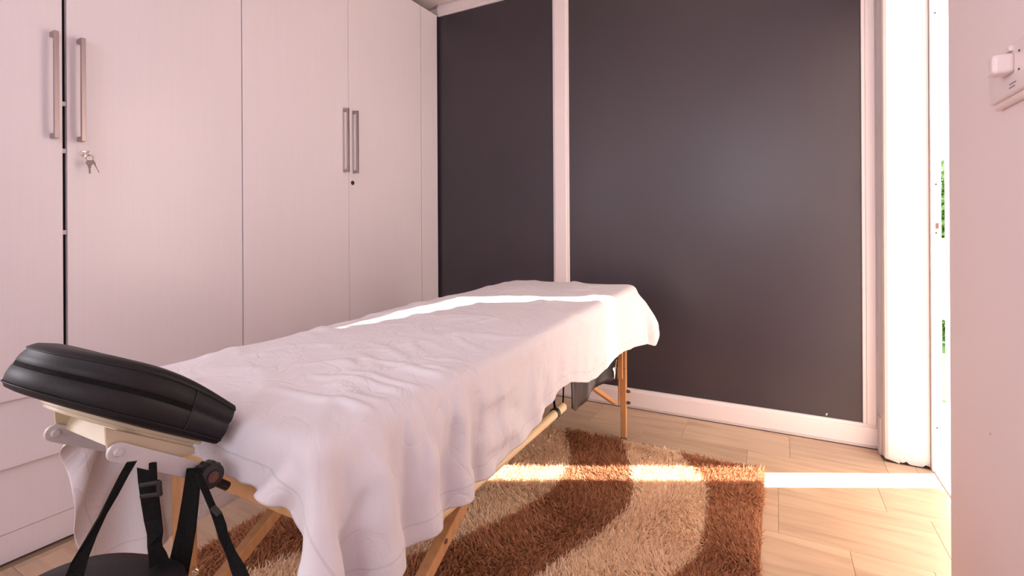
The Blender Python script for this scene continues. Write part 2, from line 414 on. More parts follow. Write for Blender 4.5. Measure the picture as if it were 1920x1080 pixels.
# keys
kr = empty('key_ring', (XW+.02, .767, 1.262)); tag(kr, 'small bunch of keys hanging from the wardrobe lock', 'keys')
ob = []
bm = bmesh.new(); y, z = .767, 1.262
box(bm, XW+.011, XW+.024, y-.001, y+.001, z-.006, z+.006)
cyl(bm, (XW+.030, y-.001, z), (XW+.030, y+.001, z), .010, 20)
ob.append(tag(link('key', bm, M['chrome'], bevel=.0004)))
bm = bmesh.new(); tube(bm, [(XW+.034+.010*math.sin(t)*.3, y+.002+.010*math.cos(t), z-.016+.010*math.sin(t)) for t in [2*PI*i/20 for i in range(21)]], .0009, 6)
ob.append(link('ring', bm, M['keymetal']))
for (yy, zz, ang, nar) in ((y+.001, z-.024, .03, 1.0), (y+.010, z-.022, .42, .35)):
    bm = bmesh.new(); th = .0011
    R_ = lambda p, q, t: (XW+.034+t, yy + p*nar*math.cos(ang) - q*math.sin(ang)*-1*-1, zz + q*math.cos(ang))
    R_ = lambda p, q, t, yy=yy, zz=zz, ang=ang, nar=nar: (XW+.034+t, yy+p*nar*math.cos(ang)-q*math.sin(ang), zz+q*math.cos(ang)+p*nar*math.sin(ang))
    head = [(.0095*math.cos(a), -.008+.0095*math.sin(a)) for a in [PI/2+2*PI*i/20 for i in range(20)]]
    prism(bm, head, R_, -th, th)
    prism(bm, [(-.0045, -.016), (.0045, -.016), (.004, -.024), (.0022, -.026), (.0022, -.042), (.0008, -.044), (-.0022, -.042), (-.0022, -.026), (-.004, -.024)], R_, -th, th)
    ob.append(link('key', bm, M['keymetal']))
adopt(kr, ob)

# ---------------------------------------------------------------- wall socket with plug
sk = empty('wall_socket', (XR, 1.23, 1.28)); tag(sk, 'white wall socket with a plugged adaptor on the pink wall', 'wall socket')
ob = [boxo('back_box', XR-.014, XR, 1.19, 1.332, 1.232, 1.315, M['white_plastic'], bevel=.006, seg=3),
      boxo('face_plate', XR-.022, XR-.013, 1.10, 1.322, 1.243, 1.332, M['white_plastic'], bevel=.004, seg=3),
      boxo('adaptor', XR-.052, XR-.021, 1.20, 1.236, 1.278, 1.314, M['white_plastic'], bevel=.007, seg=3),
      boxo('rocker_switch', XR-.028, XR-.021, 1.205, 1.235, 1.318, 1.328, M['white_plastic'], bevel=.002)]
for (yy, zz, r) in ((1.180, 1.310, .0022), (1.182, 1.278, .0022), (1.156, 1.298, .0035)):
    bm = bmesh.new(); cyl(bm, (XR-.0232, yy, zz), (XR-.0215, yy, zz), r, 10); ob.append(link('screw_hole', bm, M['keymetal']))
bm = bmesh.new()
box(bm, XR-.0226, XR-.0215, 1.195, 1.222, 1.259, 1.2613); box(bm, XR-.0226, XR-.0215, 1.200, 1.224, 1.253, 1.2550)
ob.append(link('printed_mark', bm, M['white_ink']))
adopt(sk, ob)
bm = bmesh.new(); cyl(bm, (XR-.001, 1.40, .56), (XR, 1.40, .56), .003, 8)
link('nail_hole', bm, M['greyarm'], wr)

# ---------------------------------------------------------------- outdoors
ground = tag(boxo('patio', XO, 16, -3, 3.75, -.12, -.03, mat('pale_paving', (.75, .70, .64), .8)), kind='structure')
lawn_m, *_ = noise_color(mat('lawn', (.2, .4, .1), .9), (.09, .22, .04), (.18, .34, .09), nscale=30, bump=.6, bdist=.01)
tag(boxo('lawn', -1, 16, 3.75, 5.6, -.12, -.02, lawn_m), 'short green lawn seen past the door jamb', 'lawn', kind='stuff')
gw_m = mat('white_garden_wall', (.85, .84, .80), .8)
tag(boxo('garden_wall', -1, 16, 5.75, 5.95, -.1, .90, gw_m), 'low white garden wall beyond the lawn', 'wall', kind='structure')
hm, *_ = noise_color(mat('hedge_leaf', (.08, .2, .04), .7), (.06, .16, .03), (.20, .34, .08), nscale=12)
def foliage(cx, cy, cz, rx, ry, rz, n, size, m, name, parent=None):
    P = rng.normal(size=(n, 3)); P /= np.linalg.norm(P, axis=1)[:, None]; P *= (rng.random((n, 1))**.35)
    P = P*np.array([rx, ry, rz]) + np.array([cx, cy, cz])
    A = rng.normal(size=(n, 3)); A /= np.linalg.norm(A, axis=1)[:, None]
    B = np.cross(A, rng.normal(size=(n, 3))); B /= np.linalg.norm(B, axis=1)[:, None]
    s = size*(.6+.8*rng.random((n, 1)))
    V = np.stack([P-A*s, P+B*s*.5, P+A*s, P-B*s*.5], 1).reshape(-1, 3)
    me = bpy.data.meshes.new(name); me.from_pydata(V.tolist(), [], np.arange(n*4).reshape(n, 4).tolist()); me.materials.append(m)
    o = bpy.data.objects.new(name, me); C.objects.link(o)
    if parent: o.parent = parent; o.matrix_parent_inverse = Matrix.Translation(parent.location).inverted()
    return o
hd = empty('low_hedge', (2.2, 5.62, 0)); tag(hd, 'low dark green hedge at the foot of the garden wall', 'hedge')
h_ = foliage(1.8, 5.6, .085, 1.6, .10, .10, 5000, .02, hm, 'foliage', hd); h_['kind'] = 'stuff'
tr_ = empty('garden_tree', (2.1, 8.2, 0)); tag(tr_, 'leafy green tree behind the white garden wall', 'tree')
tm, *_ = noise_color(mat('tree_leaf', (.2, .4, .1), .7), (.07, .16, .03), (.20, .33, .08), nscale=3)
f_ = foliage(2.0, 8.2, 1.15, 1.3, .6, .72, 7000, .05, tm, 'foliage', tr_); f_['kind'] = 'stuff'
bm = bmesh.new(); tube(bm, [(2.1, 8.2, -.1), (2.08, 8.2, .5), (2.12, 8.22, 1.2)], .07, 10)
adopt(tr_, [link('trunk', bm, mat('bark', (.12, .08, .05), .9))])
tag(boxo('outer_ground', -8, 16, 5.95, 16, -.12, -.02, lawn_m), kind='structure')

# ---------------------------------------------------------------- added curtain, out of view: blocks and warms the doorway sun
cu = empty('added_curtain', (.575, 2.05, 0)); tag(cu, 'added cream curtain, out of view, shaping the doorway sunlight', 'curtain')
bm = bmesh.new(); n = 90; rows = []
for j in range(15):
    row = []
    for i in range(n+1):
        y = 1.6765 + (2.443-1.6765)*i/n
        top = 2.115 if y < 1.9 else 2.115 - .135*((y-1.9)/.543)**.7  # top edge slanted so the sun strip on the table tapers
        z = .015 + (top-.015)*j/14
        row.append(bm.verts.new((.577 + .009*math.sin(i*.62+.3*math.sin(j*.3)), y, z)))
    rows.append(row)
for a, b_ in zip(rows, rows[1:]):
    for i in range(n): bm.faces.new((a[i], a[i+1], b_[i+1], b_[i]))
o = link('cloth', bm, M['curtain'], smooth=True); ob = [o]
bm = bmesh.new(); tube(bm, [(.577, 1.69, 1.975), (.577, 2.443, 1.975)], .003, 8); ob.append(link('wire', bm, M['steel']))
adopt(cu, ob)

# ---------------------------------------------------------------- massage table
TX0, TX1, TY0, TY1 = -1.25, -.59, .49, 2.34
def zt(y): return .683 + .042*(y-TY0)/(TY1-TY0)
tb = empty('massage_table', (-.92, 1.415, 0)); tag(tb, 'folding wooden massage table under a white sheet, on the rug', 'massage table')
ob = []
def tilt_box(bm, x0, x1, y0, y1, a, c):
    """box whose bottom/top follow the table slope"""
    v = [bm.verts.new((x, y, zt(y)+q)) for x in (x0, x1) for y in (y0, y1) for q in (a, c)]
    for f in ((0,1,3,2), (4,6,7,5), (0,4,5,1), (2,3,7,6), (0,2,6,4), (1,5,7,3)): bm.faces.new([v[i] for i in f])
ym = (TY0+TY1)/2
for y0, y1 in ((TY0, ym-.002), (ym+.002, TY1)):
    bm = bmesh.new(); tilt_box(bm, TX0, TX1, y0, y1, -.062, -.003)
    p = link('pad', bm, M['vinyl'], bevel=.018, seg=4); ob.append(p)
for x0, x1 in ((TX0+.008, TX0+.026), (TX1-.026, TX1-.008)):
    bm = bmesh.new(); tilt_box(bm, x0, x1, TY0+.01, TY1-.01, -.125, -.063); ob.append(link('side_rail', bm, M['wood'], bevel=.003))
bm = bmesh.new(); tilt_box(bm, TX0+.026, TX1-.026, TY1-.028, TY1-.01, -.125, -.063); ob.append(link('end_rail', bm, M['wood'], bevel=.003))
bm = bmesh.new(); tilt_box(bm, TX0+.026, TX1-.026, TY0+.01, TY0+.028, -.125, -.063); ob.append(link('end_rail', bm, M['wood'], bevel=.003))
# near leg frame with arched top
def arch_panel(y, th, lw=.045):
    bm = bmesh.new(); x0, x1 = TX0+.045, TX1-.045; top = zt(y)-.064
    n = 24; outer = [(x0, .30), (x0, top), (x1, top), (x1, .30)]
    inner = [(x1-lw, .30)]
    for i in range(n+1):
        t = PI*i/n
        xx = (x0+x1)/2 + ((x1-x0)/2-lw)*(abs(math.cos(t))**.55)*(1 if math.cos(t) >= 0 else -1)
        inner.append((xx, top-.245+.185*math.sin(t)**.62))
    inner.append((x0+lw, .30))
    lower = [(x0, .30), (x0+lw, .30)] 
    fr = []
    for i in range(33):
        xx = x0 + (x1-x0)*i/32; u_ = (xx-(x0+x1)/2)/((x1-x0)/2-lw)
        fr.append((xx, top, .30 if abs(u_) >= 1 else top-.245+.185*(1-abs(u_)**3.0)**.5))
    for q in (x0+lw, x1-lw):
        fr.append((q-.0002, top, .30 if q < (x0+x1)/2 else top-.245)); fr.append((q+.0002, top, top-.245 if q < (x0+x1)/2 else .30))
    fr.sort()
    V4 = [[bm.verts.new((xx, yy, z)) for yy in (y-th/2, y+th/2) for z in (zb_, zt_)] for xx, zt_, zb_ in fr]
    for a, c in zip(V4, V4[1:]):
        bm.faces.new((a[0], c[0], c[1], a[1])); bm.faces.new((a[2], a[3], c[3], c[2]))
        bm.faces.new((a[1], c[1], c[3], a[3])); bm.faces.new((a[0], a[2], c[2], c[0]))
    bm.faces.new((V4[0][0], V4[0][1], V4[0][3], V4[0][2])); bm.faces.new((V4[-1][0], V4[-1][2], V4[-1][3], V4[-1][1]))
    return bm
ob.append(link('arched_end_panel', arch_panel(.625, .020), M['wood'], bevel=.0))
ob.append(link('arched_end_panel', arch_panel(2.262, .018, .022), M['wood']))
LEGX = (TX0+.068, TX1-.068+.02)
legs = []
for y, s in ((.632, -1), (2.300, 1)):
    for x in LEGX:
        zb = .012
        if s > 0 and x > -.9: x = -.640
        lg = bmesh.new()
        box(lg, x-.013, x+.013, y-.013, y+.013, zb, .34)
        l = link('leg', lg, M['wood'], bevel=.003); ob.append(l)
        bm = bmesh.new(); box(bm, x-(.024 if s > 0 else .037), x-.0135, y-.016, y+.013, .165, zt(y)-.064)
        up = link('upper_leg', bm, M['wood'], l, bevel=.003)
        bm = bmesh.new(); box(bm, x-.013, x+.013, y-.0129, y+.0129, .341, zt(y)-.064)
        link('upper_leg', bm, M['wood'], l, bevel=.003)
        for z in (.178, .232):
            bm = bmesh.new(); cyl(bm, (x+.013, y+.002, z), (x+.026, y+.002, z), .0075, 12); cyl(bm, (x+.026, y+.002, z), (x+.031, y+.002, z), .0045, 10)
            link('bolt', bm, M['chrome'] if s < 0 else M['copper'], l)
        bm = bmesh.new(); cyl(bm, (x, y, .004), (x, y, .014), .014, 14); link('foot', bm, M['blackplastic'], l)
# struts
for x in (TX0+.068+.03, TX1-.07+.0):
    bm = bmesh.new(); bar(bm, (x, .645, .158), (x, 1.40, zt(1.4)-.09), .026, .030); st = link('strut', bm, M['wood'], bevel=.003); ob.append(st)
    bm = bmesh.new(); yy = .885; zz = .158+(yy-.645)*.638
    cyl(bm, (x+.012, yy, zz), (x+.0145, yy, zz), .0055, 14); link('bolt_hole', bm, M['copper'], st)
    bm = bmesh.new(); xs_ = x if x < -.9 else x-.020; bar(bm, (xs_, 2.275, .178), (xs_, 1.44, zt(1.44)-.09), .022, .019); ob.append(link('strut', bm, M['wood'], bevel=.003))
# dowel slung on cables under the right side
bm = bmesh.new(); cyl(bm, (-.655, .80, .375), (-.640, 1.548, .398), .0145, 18); ob.append(link('dowel', bm, M['dowel'], smooth=False, bevel=.002))
bm = bmesh.new(); cyl(bm, (-.642, 1.475, .396), (-.641, 1.492, .3965), .0175, 18); dc = link('collar', bm, M['blackplastic'], bevel=.001); ob.append(dc)
for a, b_, r in (((-.642, 1.484, .41), (-.665, 1.475, .62), .004), ((-.640, 1.545, .39), (-.66, 1.62, .62), .0028)):
    bm = bmesh.new(); tube(bm, [a, b_], r, 8); ob.append(link('cable', bm, M['web']))
# black vinyl flap with white lettering, hanging below the far half
FLB = ([1.60, 1.66, 1.73, 1.83, 1.92, 2.02, 2.10, 2.25], [.377, .345, .337, .335, .343, .350, .345, .354])
def flap_pt(u_, v_):
    """u along the table, v from top (0) to bottom (1)"""
    y = 1.60 + .65*u_
    bot = float(np.interp(y, FLB[0], FLB[1])); top = .60
    x = -.634 + (.014*math.sin(u_*9.0+1.0) + .009*math.sin(u_*17+v_*2) - .016)*v_
    return Vector((x, y, top + (bot-top)*v_))
nu, nv = 40, 16
bm = bmesh.new()
g = [[bm.verts.new(flap_pt(i/nu, j/nv)) for i in range(nu+1)] for j in range(nv+1)]
for j in range(nv):
    for i in range(nu): bm.faces.new((g[j][i], g[j][i+1], g[j+1][i+1], g[j+1][i]))
fp = link('vinyl_flap', bm, M['flap'], smooth=True); fp['label'] = 'black glossy vinyl flap hanging below the sheet, with white lettering'
so = fp.modifiers.new('thick', 'SOLIDIFY'); so.thickness = .003; ob.append(fp)
# three white letter strokes joined at the foot, cut off behind the leg
bm = bmesh.new()
LY, LZ = 2.072, .356
def stroke(pts, wd):
    for (a, c), (d, e_) in zip(pts, pts[1:]):
        v = Vector((d-a, e_-c)); nn = Vector((-v.y, v.x)).normalized()*wd/2
        f4 = [(a+nn.x, c+nn.y), (d+nn.x, e_+nn.y), (d-nn.x, e_-nn.y), (a-nn.x, c-nn.y)]
        vs = []
        for p, q in f4:
            yy, zz = LY+p*1.25, LZ+q*.60
            uu = (yy-1.60)/.65
            vv = (zz-.60)/(float(np.interp(yy, FLB[0], FLB[1]))-.60)
            vs.append(bm.verts.new(flap_pt(uu, vv)+Vector((.008, 0, 0))))
        bm.faces.new(vs)
stroke([(0, .075), (.012, .045), (.016, 0)], .017); stroke([(.038, .078), (.034, .045), (.026, .012)], .017)
stroke([(.080, .075), (.062, .042), (.040, .018)], .015); stroke([(.105, .078), (.092, .05), (.05, .02)], .010)
stroke([(.006, -.006), (.05, .014), (.09, .038)], .014); stroke([(.012, .045), (.07, .045)], .008)
link('lettering', bm, M['print'], fp)['label'] = 'white letter strokes printed on the flap'
adopt(tb, ob)

# ---------------------------------------------------------------- sheet: relaxed cloth
def drape():
    nx, ny = 87, 136
    sx, sy = SW/(nx-1), SL/(ny-1)
    X0 = TX0-.372; Y0 = TY0-.075
    comp = .986
    cx, cy = -.92, 1.40
    gx = X0+np.arange(nx)*sx; gy = Y0+np.arange(ny)*sy
    G = np.zeros((nx, ny, 2)); G[..., 0] = gx[:, None]; G[..., 1] = gy[None, :]
    # the hems are not straight: the near one runs out towards the corner, the right one is pulled up past the middle
    near = np.clip(1-(G[..., 1]-Y0)/.5, 0, 1)**1.0; right = np.clip((G[..., 0]-(-.95))/.5, 0, 1)**1.3
    G[..., 1] -= .105*near*right
    yy_ = G[..., 1]; rr = np.clip((G[..., 0]-(-.70))/.35, 0, 1)
    G[..., 0] += rr*(-.078*np.exp(-((yy_-1.42)/.20)**2) - .032*np.exp(-((yy_-2.02)/.16)**2) + .015*np.exp(-((yy_-.95)/.25)**2))
    far = np.clip((G[..., 1]-1.95)/.45, 0, 1); G[..., 1] -= .035*far*rr; G[..., 0] -= .012*far*rr
    P = np.zeros((nx, ny, 3)); P[..., 0] = cx+(G[..., 0]-cx)*comp; P[..., 1] = cy+(G[..., 1]-cy)*(comp-.012)
    # the sheet is laid slightly askew
    P[..., 0] += .012*(P[..., 1]-cy)
    def smooth_noise(k, amp):
        g_ = rng.normal(size=(nx//k+3, ny//k+3)); xi = np.arange(nx)/k; yi = np.arange(ny)/k
        a = xi.astype(int); b_ = yi.astype(int); fx = (xi-a)[:, None]; fy = (yi-b_)[None, :]
        fx = fx*fx*(3-2*fx); fy = fy*fy*(3-2*fy)
        return amp*((g_[a][:, b_]*(1-fx)+g_[a+1][:, b_]*fx)*(1-fy)+(g_[a][:, b_+1]*(1-fx)+g_[a+1][:, b_+1]*fx)*fy)
    P[..., 2] = .735 + np.abs(smooth_noise(7, .006)) + smooth_noise(3, .0015)
    V = np.zeros_like(P)
    hx, hy, hz, r = .337, .932, .072, .026
    def collide(P, Q):
        tz = .683 + .042*(P[..., 1]-TY0)/(TY1-TY0) - .066
        q = np.stack([P[..., 0]-cx_t, P[..., 1]-cy_t, P[..., 2]-tz], -1)
        lim = np.array([hx-r, hy-r, hz-r])
        cl = np.clip(q, -lim, lim); d = q-cl; L = np.linalg.norm(d, axis=-1)
        hit = (L < r) & (L > 1e-9)
        n_ = d/np.maximum(L, 1e-9)[..., None]
        push = np.where(hit, r-L, 0)
        P += n_*push[..., None]
        # inside the core: lift out through the top
        core = L <= 1e-9
        P[..., 2] = np.where(core, tz+hz, P[..., 2])
        # friction
        c = hit | core
        mv = P-Q; mt = mv-n_*(mv*n_).sum(-1, keepdims=True)
        P -= np.where(c[..., None], mt*.55, 0)
    cx_t, cy_t = -.92, (TY0+TY1)/2
    G3 = G
    cache = {}
    def sat(A, B, rest, k):
        d = B-A; L = np.sqrt((d*d).sum(-1, keepdims=True))
        c = d*(.5*k*(L-rest)/np.maximum(L, 1e-9)); A += c; B -= c
    def lim_(A, B, rest):
        d = B-A; L = np.sqrt((d*d).sum(-1, keepdims=True))
        c = d*(.5*np.maximum(L-rest, 0)/np.maximum(L, 1e-9)); A += c; B -= c
    diag = math.hypot(sx, sy)
    dt = 1/50
    CON = []
    def addc(key, si, sj, k_):
        for o_ in range(1 if (si and sj) else 0, 2) if 0 else ((0, 1) if max(si, sj) == 1 else range(4)):
            def sl(d, n_, sh):     # every (2*d)-ish th index from o_
                return slice(o_+sh, n_-(d-sh) if d else None, 2 if max(si, sj) == 1 else 4)
            if si and sj:
                A1 = (slice(o_, nx-1, 2), slice(0, ny-1)); B1 = (slice(o_+1, nx, 2), slice(1, ny))
                A2 = (slice(o_, nx-1, 2), slice(1, ny)); B2 = (slice(o_+1, nx, 2), slice(0, ny-1))
                CON.append((key, A1, B1, k_)); CON.append((key, A2, B2, k_))
            elif si: CON.append((key, (slice(o_, nx-si, 2 if si == 1 else 4), slice(None)), (slice(o_+si, nx, 2 if si == 1 else 4), slice(None)), k_))
            else: CON.append((key, (slice(None), slice(o_, ny-sj, 2 if sj == 1 else 4)), (slice(None), slice(o_+sj, ny, 2 if sj == 1 else 4)), k_))
    addc(0, 1, 0, 1.0); addc(0, 0, 1, 1.0); addc(0, 1, 1, .35); addc(1, 3, 0, .25); addc(1, 0, 3, .25)
    REST = {}
    for key, a, b_, k_ in CON:
        REST[(key, str(a))] = np.linalg.norm(G[a]-G[b_], axis=-1, keepdims=True)
    for step in range(210):
        Q = P.copy()
        V *= .985; V[..., 2] -= 4.0*dt
        P += V*dt
        for it in range(12):
            for key, sa_, sb_, k_ in CON:
                if key and it % 3: continue
                sat(P[sa_], P[sb_], REST[(key, str(sa_))], k_)
            if it % 3 == 0:
                for st_ in (16, 7):
                    for o_ in range(0, st_, max(1, st_//4)):
                        a = P[o_:-st_:2*st_]; b_ = P[o_+st_::2*st_]; n_ = min(len(a), len(b_)); lim_(a[:n_], b_[:n_], st_*sx)
                        a = P[o_+st_:-st_:2*st_]; b_ = P[o_+2*st_::2*st_]; n_ = min(len(a), len(b_)); lim_(a[:n_], b_[:n_], st_*sx)
                        a = P[:, o_:-st_:2*st_]; b_ = P[:, o_+st_::2*st_]; n_ = min(a.shape[1], b_.shape[1]); lim_(a[:, :n_], b_[:, :n_], st_*sy)
                        a = P[:, o_+st_:-st_:2*st_]; b_ = P[:, o_+2*st_::2*st_]; n_ = min(a.shape[1], b_.shape[1]); lim_(a[:, :n_], b_[:, :n_], st_*sy)
            if it % 2 == 1: collide(P, Q)
        V = (P-Q)/dt
        sp_ = np.linalg.norm(V, axis=-1, keepdims=True); V *= np.minimum(1, 2.0/np.maximum(sp_, 1e-6))
        if step > 150: V *= .9
    # the far right corner stands off stiffly
    wq = np.exp(-((P[..., 0]+.55)/.16)**2-((P[..., 1]-2.36)/.20)**2)*np.clip((.70-P[..., 2])/.18, 0, 1)
    P[..., 0] += .060*wq; P[..., 1] += .025*wq; P[..., 2] += .030*wq
    # soft folds and creases left from the packet, pushed out along the cloth's normals
    du_ = np.gradient(P, axis=0); dv_ = np.gradient(P, axis=1); nn_ = np.cross(du_, dv_); nn_ /= np.maximum(np.linalg.norm(nn_, axis=-1, keepdims=True), 1e-9)
    def ridged(kx, ky, seed, ang):
        r_ = np.random.default_rng(seed); I, J = np.meshgrid(np.arange(nx), np.arange(ny), indexing='ij')
        a = (I*math.cos(ang)+J*math.sin(ang))/kx; b_ = (-I*math.sin(ang)+J*math.cos(ang))/ky
        a -= a.min(); b_ -= b_.min(); g_ = r_.random((int(a.max())+3, int(b_.max())+3))
        ia, ib = a.astype(int), b_.astype(int); fa, fb = a-ia, b_-ib; fa = fa*fa*(3-2*fa); fb = fb*fb*(3-2*fb)
        v = (g_[ia, ib]*(1-fa)+g_[ia+1, ib]*fa)*(1-fb)+(g_[ia, ib+1]*(1-fa)+g_[ia+1, ib+1]*fa)*fb
        return 1-np.minimum(1, np.abs(v-.5)*5)
    soft = ridged(14, 22, 3, .5); cr = ridged(5, 14, 4, -.6)*ridged(9, 9, 5, .2) ; cr3 = ridged(4, 20, 8, 1.1)*ridged(12, 12, 9, .2)
    P += nn_*(.0060*soft**1.5+.010*cr**2+.009*cr3**2)[..., None]*(1 if nn_[nx//2, ny//2, 2] > 0 else -1)
    return P, sx, sy
P, sx, sy = drape()
nx, ny = P.shape[:2]
me = bpy.data.meshes.new('sheet')
idx = np.arange(nx*ny).reshape(nx, ny)
F4 = np.stack([idx[:-1, :-1], idx[1:, :-1], idx[1:, 1:], idx[:-1, 1:]], -1).reshape(-1, 4)
me.from_pydata(P.reshape(-1, 3).tolist(), [], F4.tolist())
uvl = me.uv_layers.new(name='UVMap')
U = np.stack(np.meshgrid(np.arange(nx)*sx, np.arange(ny)*sy, indexing='ij'), -1).reshape(-1, 2)
uvl.data.foreach_set('uv', U[F4.reshape(-1)].astype(np.float32).ravel())
me.polygons.foreach_set('use_smooth', [True]*len(me.polygons))
me.materials.append(M['sheet'])
sh = bpy.data.objects.new('sheet', me); C.objects.link(sh)
ss = sh.modifiers.new('sub', 'SUBSURF'); ss.levels = 2; ss.render_levels = 2
so = sh.modifiers.new('thick', 'SOLIDIFY'); so.thickness = .0012; so.offset = 1
tag(sh, 'wrinkled white cotton sheet draped over the massage table', 'sheet')

# ---------------------------------------------------------------- face cradle
TA = .5594; ca, sa = math.cos(TA), math.sin(TA)
CX, CY, CZ = -.888, .487, .7225; CS = .91           # tip line of the cushion's top face
def fc(x, s, t):
    """cradle frame: x across, s outwards along the slope, t up along its normal"""
    x *= CS; s *= CS; t *= CS
    return Vector((CX+x, CY - s*ca + t*sa, CZ + s*sa + t*ca))
fcr = empty('face_cradle', (-.93, .40, .62)); tag(fcr, 'black cushioned face cradle tilted up at the near end of the table', 'face cradle')
ob = []
def U_path(R_out=.1356, L=.1329, n=40):
    pts = []   # centre line of the horseshoe, from right tip round the outer end to left tip
    rc = R_out-.045
    for i in range(12): pts.append((rc, L*i/12))
    for i in range(n+1):
        t = PI*i/n; pts.append((rc*math.cos(t), L+rc*.96*math.sin(t)))
    for i in range(1, 13): pts.append((-rc, L*(1-i/12)))
    return pts
path = U_path()
def domed(x, s, t): return fc(x, s, t + max(0, (t+.071)/.071)*(.017*math.sin(PI*min(max(s, 0), .27)/.27)-.004))
def sweep(path, prof, fn, cap=True):
    bm = bmesh.new(); rings = []
    for i, (x, s) in enumerate(path):
        a = Vector(path[max(i-1, 0)]); b_ = Vector(path[min(i+1, len(path)-1)]); d = (b_-a).normalized(); nrm = Vector((d.y, -d.x))
        rings.append([bm.verts.new(fn(x+nrm.x*p, s+nrm.y*p, q)) for p, q in prof])
    k = len(prof)
    for a, b_ in zip(rings, rings[1:]):
        for j in range(k): bm.faces.new((a[j], a[(j+1) % k], b_[(j+1) % k], b_[j]))
    if cap: bm.faces.new(rings[0][::-1]); bm.faces.new(rings[-1])
    return bm
# section: +p outwards; slightly bulging outer face, seam welts near top and bottom
T = .070
secs = [(-.045, -.006), (-.040, -.001), (-.02, .002), (.02, .002), (.038, -.001), (.0435, -.005), (.045, -.0075), (.0442, -.0095),
        (.0475, -.020), (.0482, -.0285), (.0462, -.031), (.0462, -.036), (.0485, -.0385), (.0485, -.050), (.0462, -.0600), (.0448, -.0615), (.0450, -.0635),
        (.040, -.069), (.03, -.071), (-.03, -.071), (-.043, -.067), (-.047, -.05), (-.047, -.02)]
bm = sweep(path, secs, domed)
cu_ = link('cushion', bm, M['vinyl'], smooth=True)
e_ = cu_.modifiers.new('split', 'EDGE_SPLIT'); e_.split_angle = math.radians(48)
ob.append(cu_)
# dark hook tape band in the groove and piping seams
def band(q0, q1, p, i0, i1, name, m):
    bm = bmesh.new(); rings = []
    for i in range(i0, i1):
        x, s = path[i]; a = Vector(path[max(i-1, 0)]); b_ = Vector(path[min(i+1, len(path)-1)]); d = (b_-a).normalized(); nrm = Vector((d.y, -d.x))
        rings.append([bm.verts.new(domed(x+nrm.x*pp, s+nrm.y*pp, q)) for pp, q in ((p-.003, q0), (p, q0), (p, q1), (p-.003, q1))])
    for a, b_ in zip(rings, rings[1:]):
        for j in range(4): bm.faces.new((a[j], a[(j+1) % 4], b_[(j+1) % 4], b_[j]))
    bm.faces.new(rings[0][::-1]); bm.faces.new(rings[-1])
    return link(name, bm, m, cu_, smooth=False)
for q, p in ((-.0085, .0455), (-.0625, .0462)):
    bm = bmesh.new(); pts = []
    for i, (x, s) in enumerate(path):
        a = Vector(path[max(i-1, 0)]); b_ = Vector(path[min(i+1, len(path)-1)]); d = (b_-a).normalized(); nrm = Vector((d.y, -d.x))
        pts.append(domed(x+nrm.x*p, s+nrm.y*p, q))
    tube(bm, pts, .0011, 6); link('piping', bm, M['vinyl'], cu_, smooth=True)
band(-.037, -.030, .0474, 7, len(path)-7, 'hook_tape', M['web'])
bm = bmesh.new(); x, s = path[7]
tube(bm, [domed(x+.0452, s+.004, -.008), domed(x+.0492, s+.001, -.024), domed(x+.0482, s-.002, -.034), domed(x+.0495, s-.004, -.048), domed(x+.0464, s-.007, -.062)], .0011, 6)
link('cross_seam', bm, M['vinyl'], cu_)
# cream plate under the cushion
for z0, z1, po, i0 in ((-.0775, -.072, .036, 2), (-.083, -.0775, .030, 3)):
    p2 = U_path(.124, .095); bm = sweep(p2[i0:-i0], [(-.030, z0), (po, z0), (po, z1), (-.030, z1)], fc)
    ob.append(link('cradle_plate', bm, M['cream'], bevel=.001))
# ribs: two parallel side webs with cross ribs
for x in (.108, -.062):
    bm = bmesh.new()
    prof = [(.02, -.083), (.168, -.083), (.158, -.098), (.145, -.114), (.132, -.121), (.118, -.119), (.05, -.108), (.015, -.092)]
    prism(bm, prof, lambda a, b_, t: fc(t, a, b_), x-.0025, x+.0025)
    w_ = link('side_web', bm, M['cream'], bevel=.0008); ob.append(w_)
    for s in (.04, .08, .12):
        bm = bmesh.new(); prism(bm, [(s, -.083), (s+.003, -.083), (s+.003, -.112), (s, -.112)], lambda a, b_, t: fc(t, a, b_), x-.012, x+.0024)
        link('rib', bm, M['cream'], w_)
bm = bmesh.new(); prism(bm, [(.135, -.084), (.139, -.084), (.139, -.108), (.135, -.108)], lambda a, b_, t: fc(t, a, b_), -.06, .106)
ob.append(link('cross_web', bm, M['cream']))
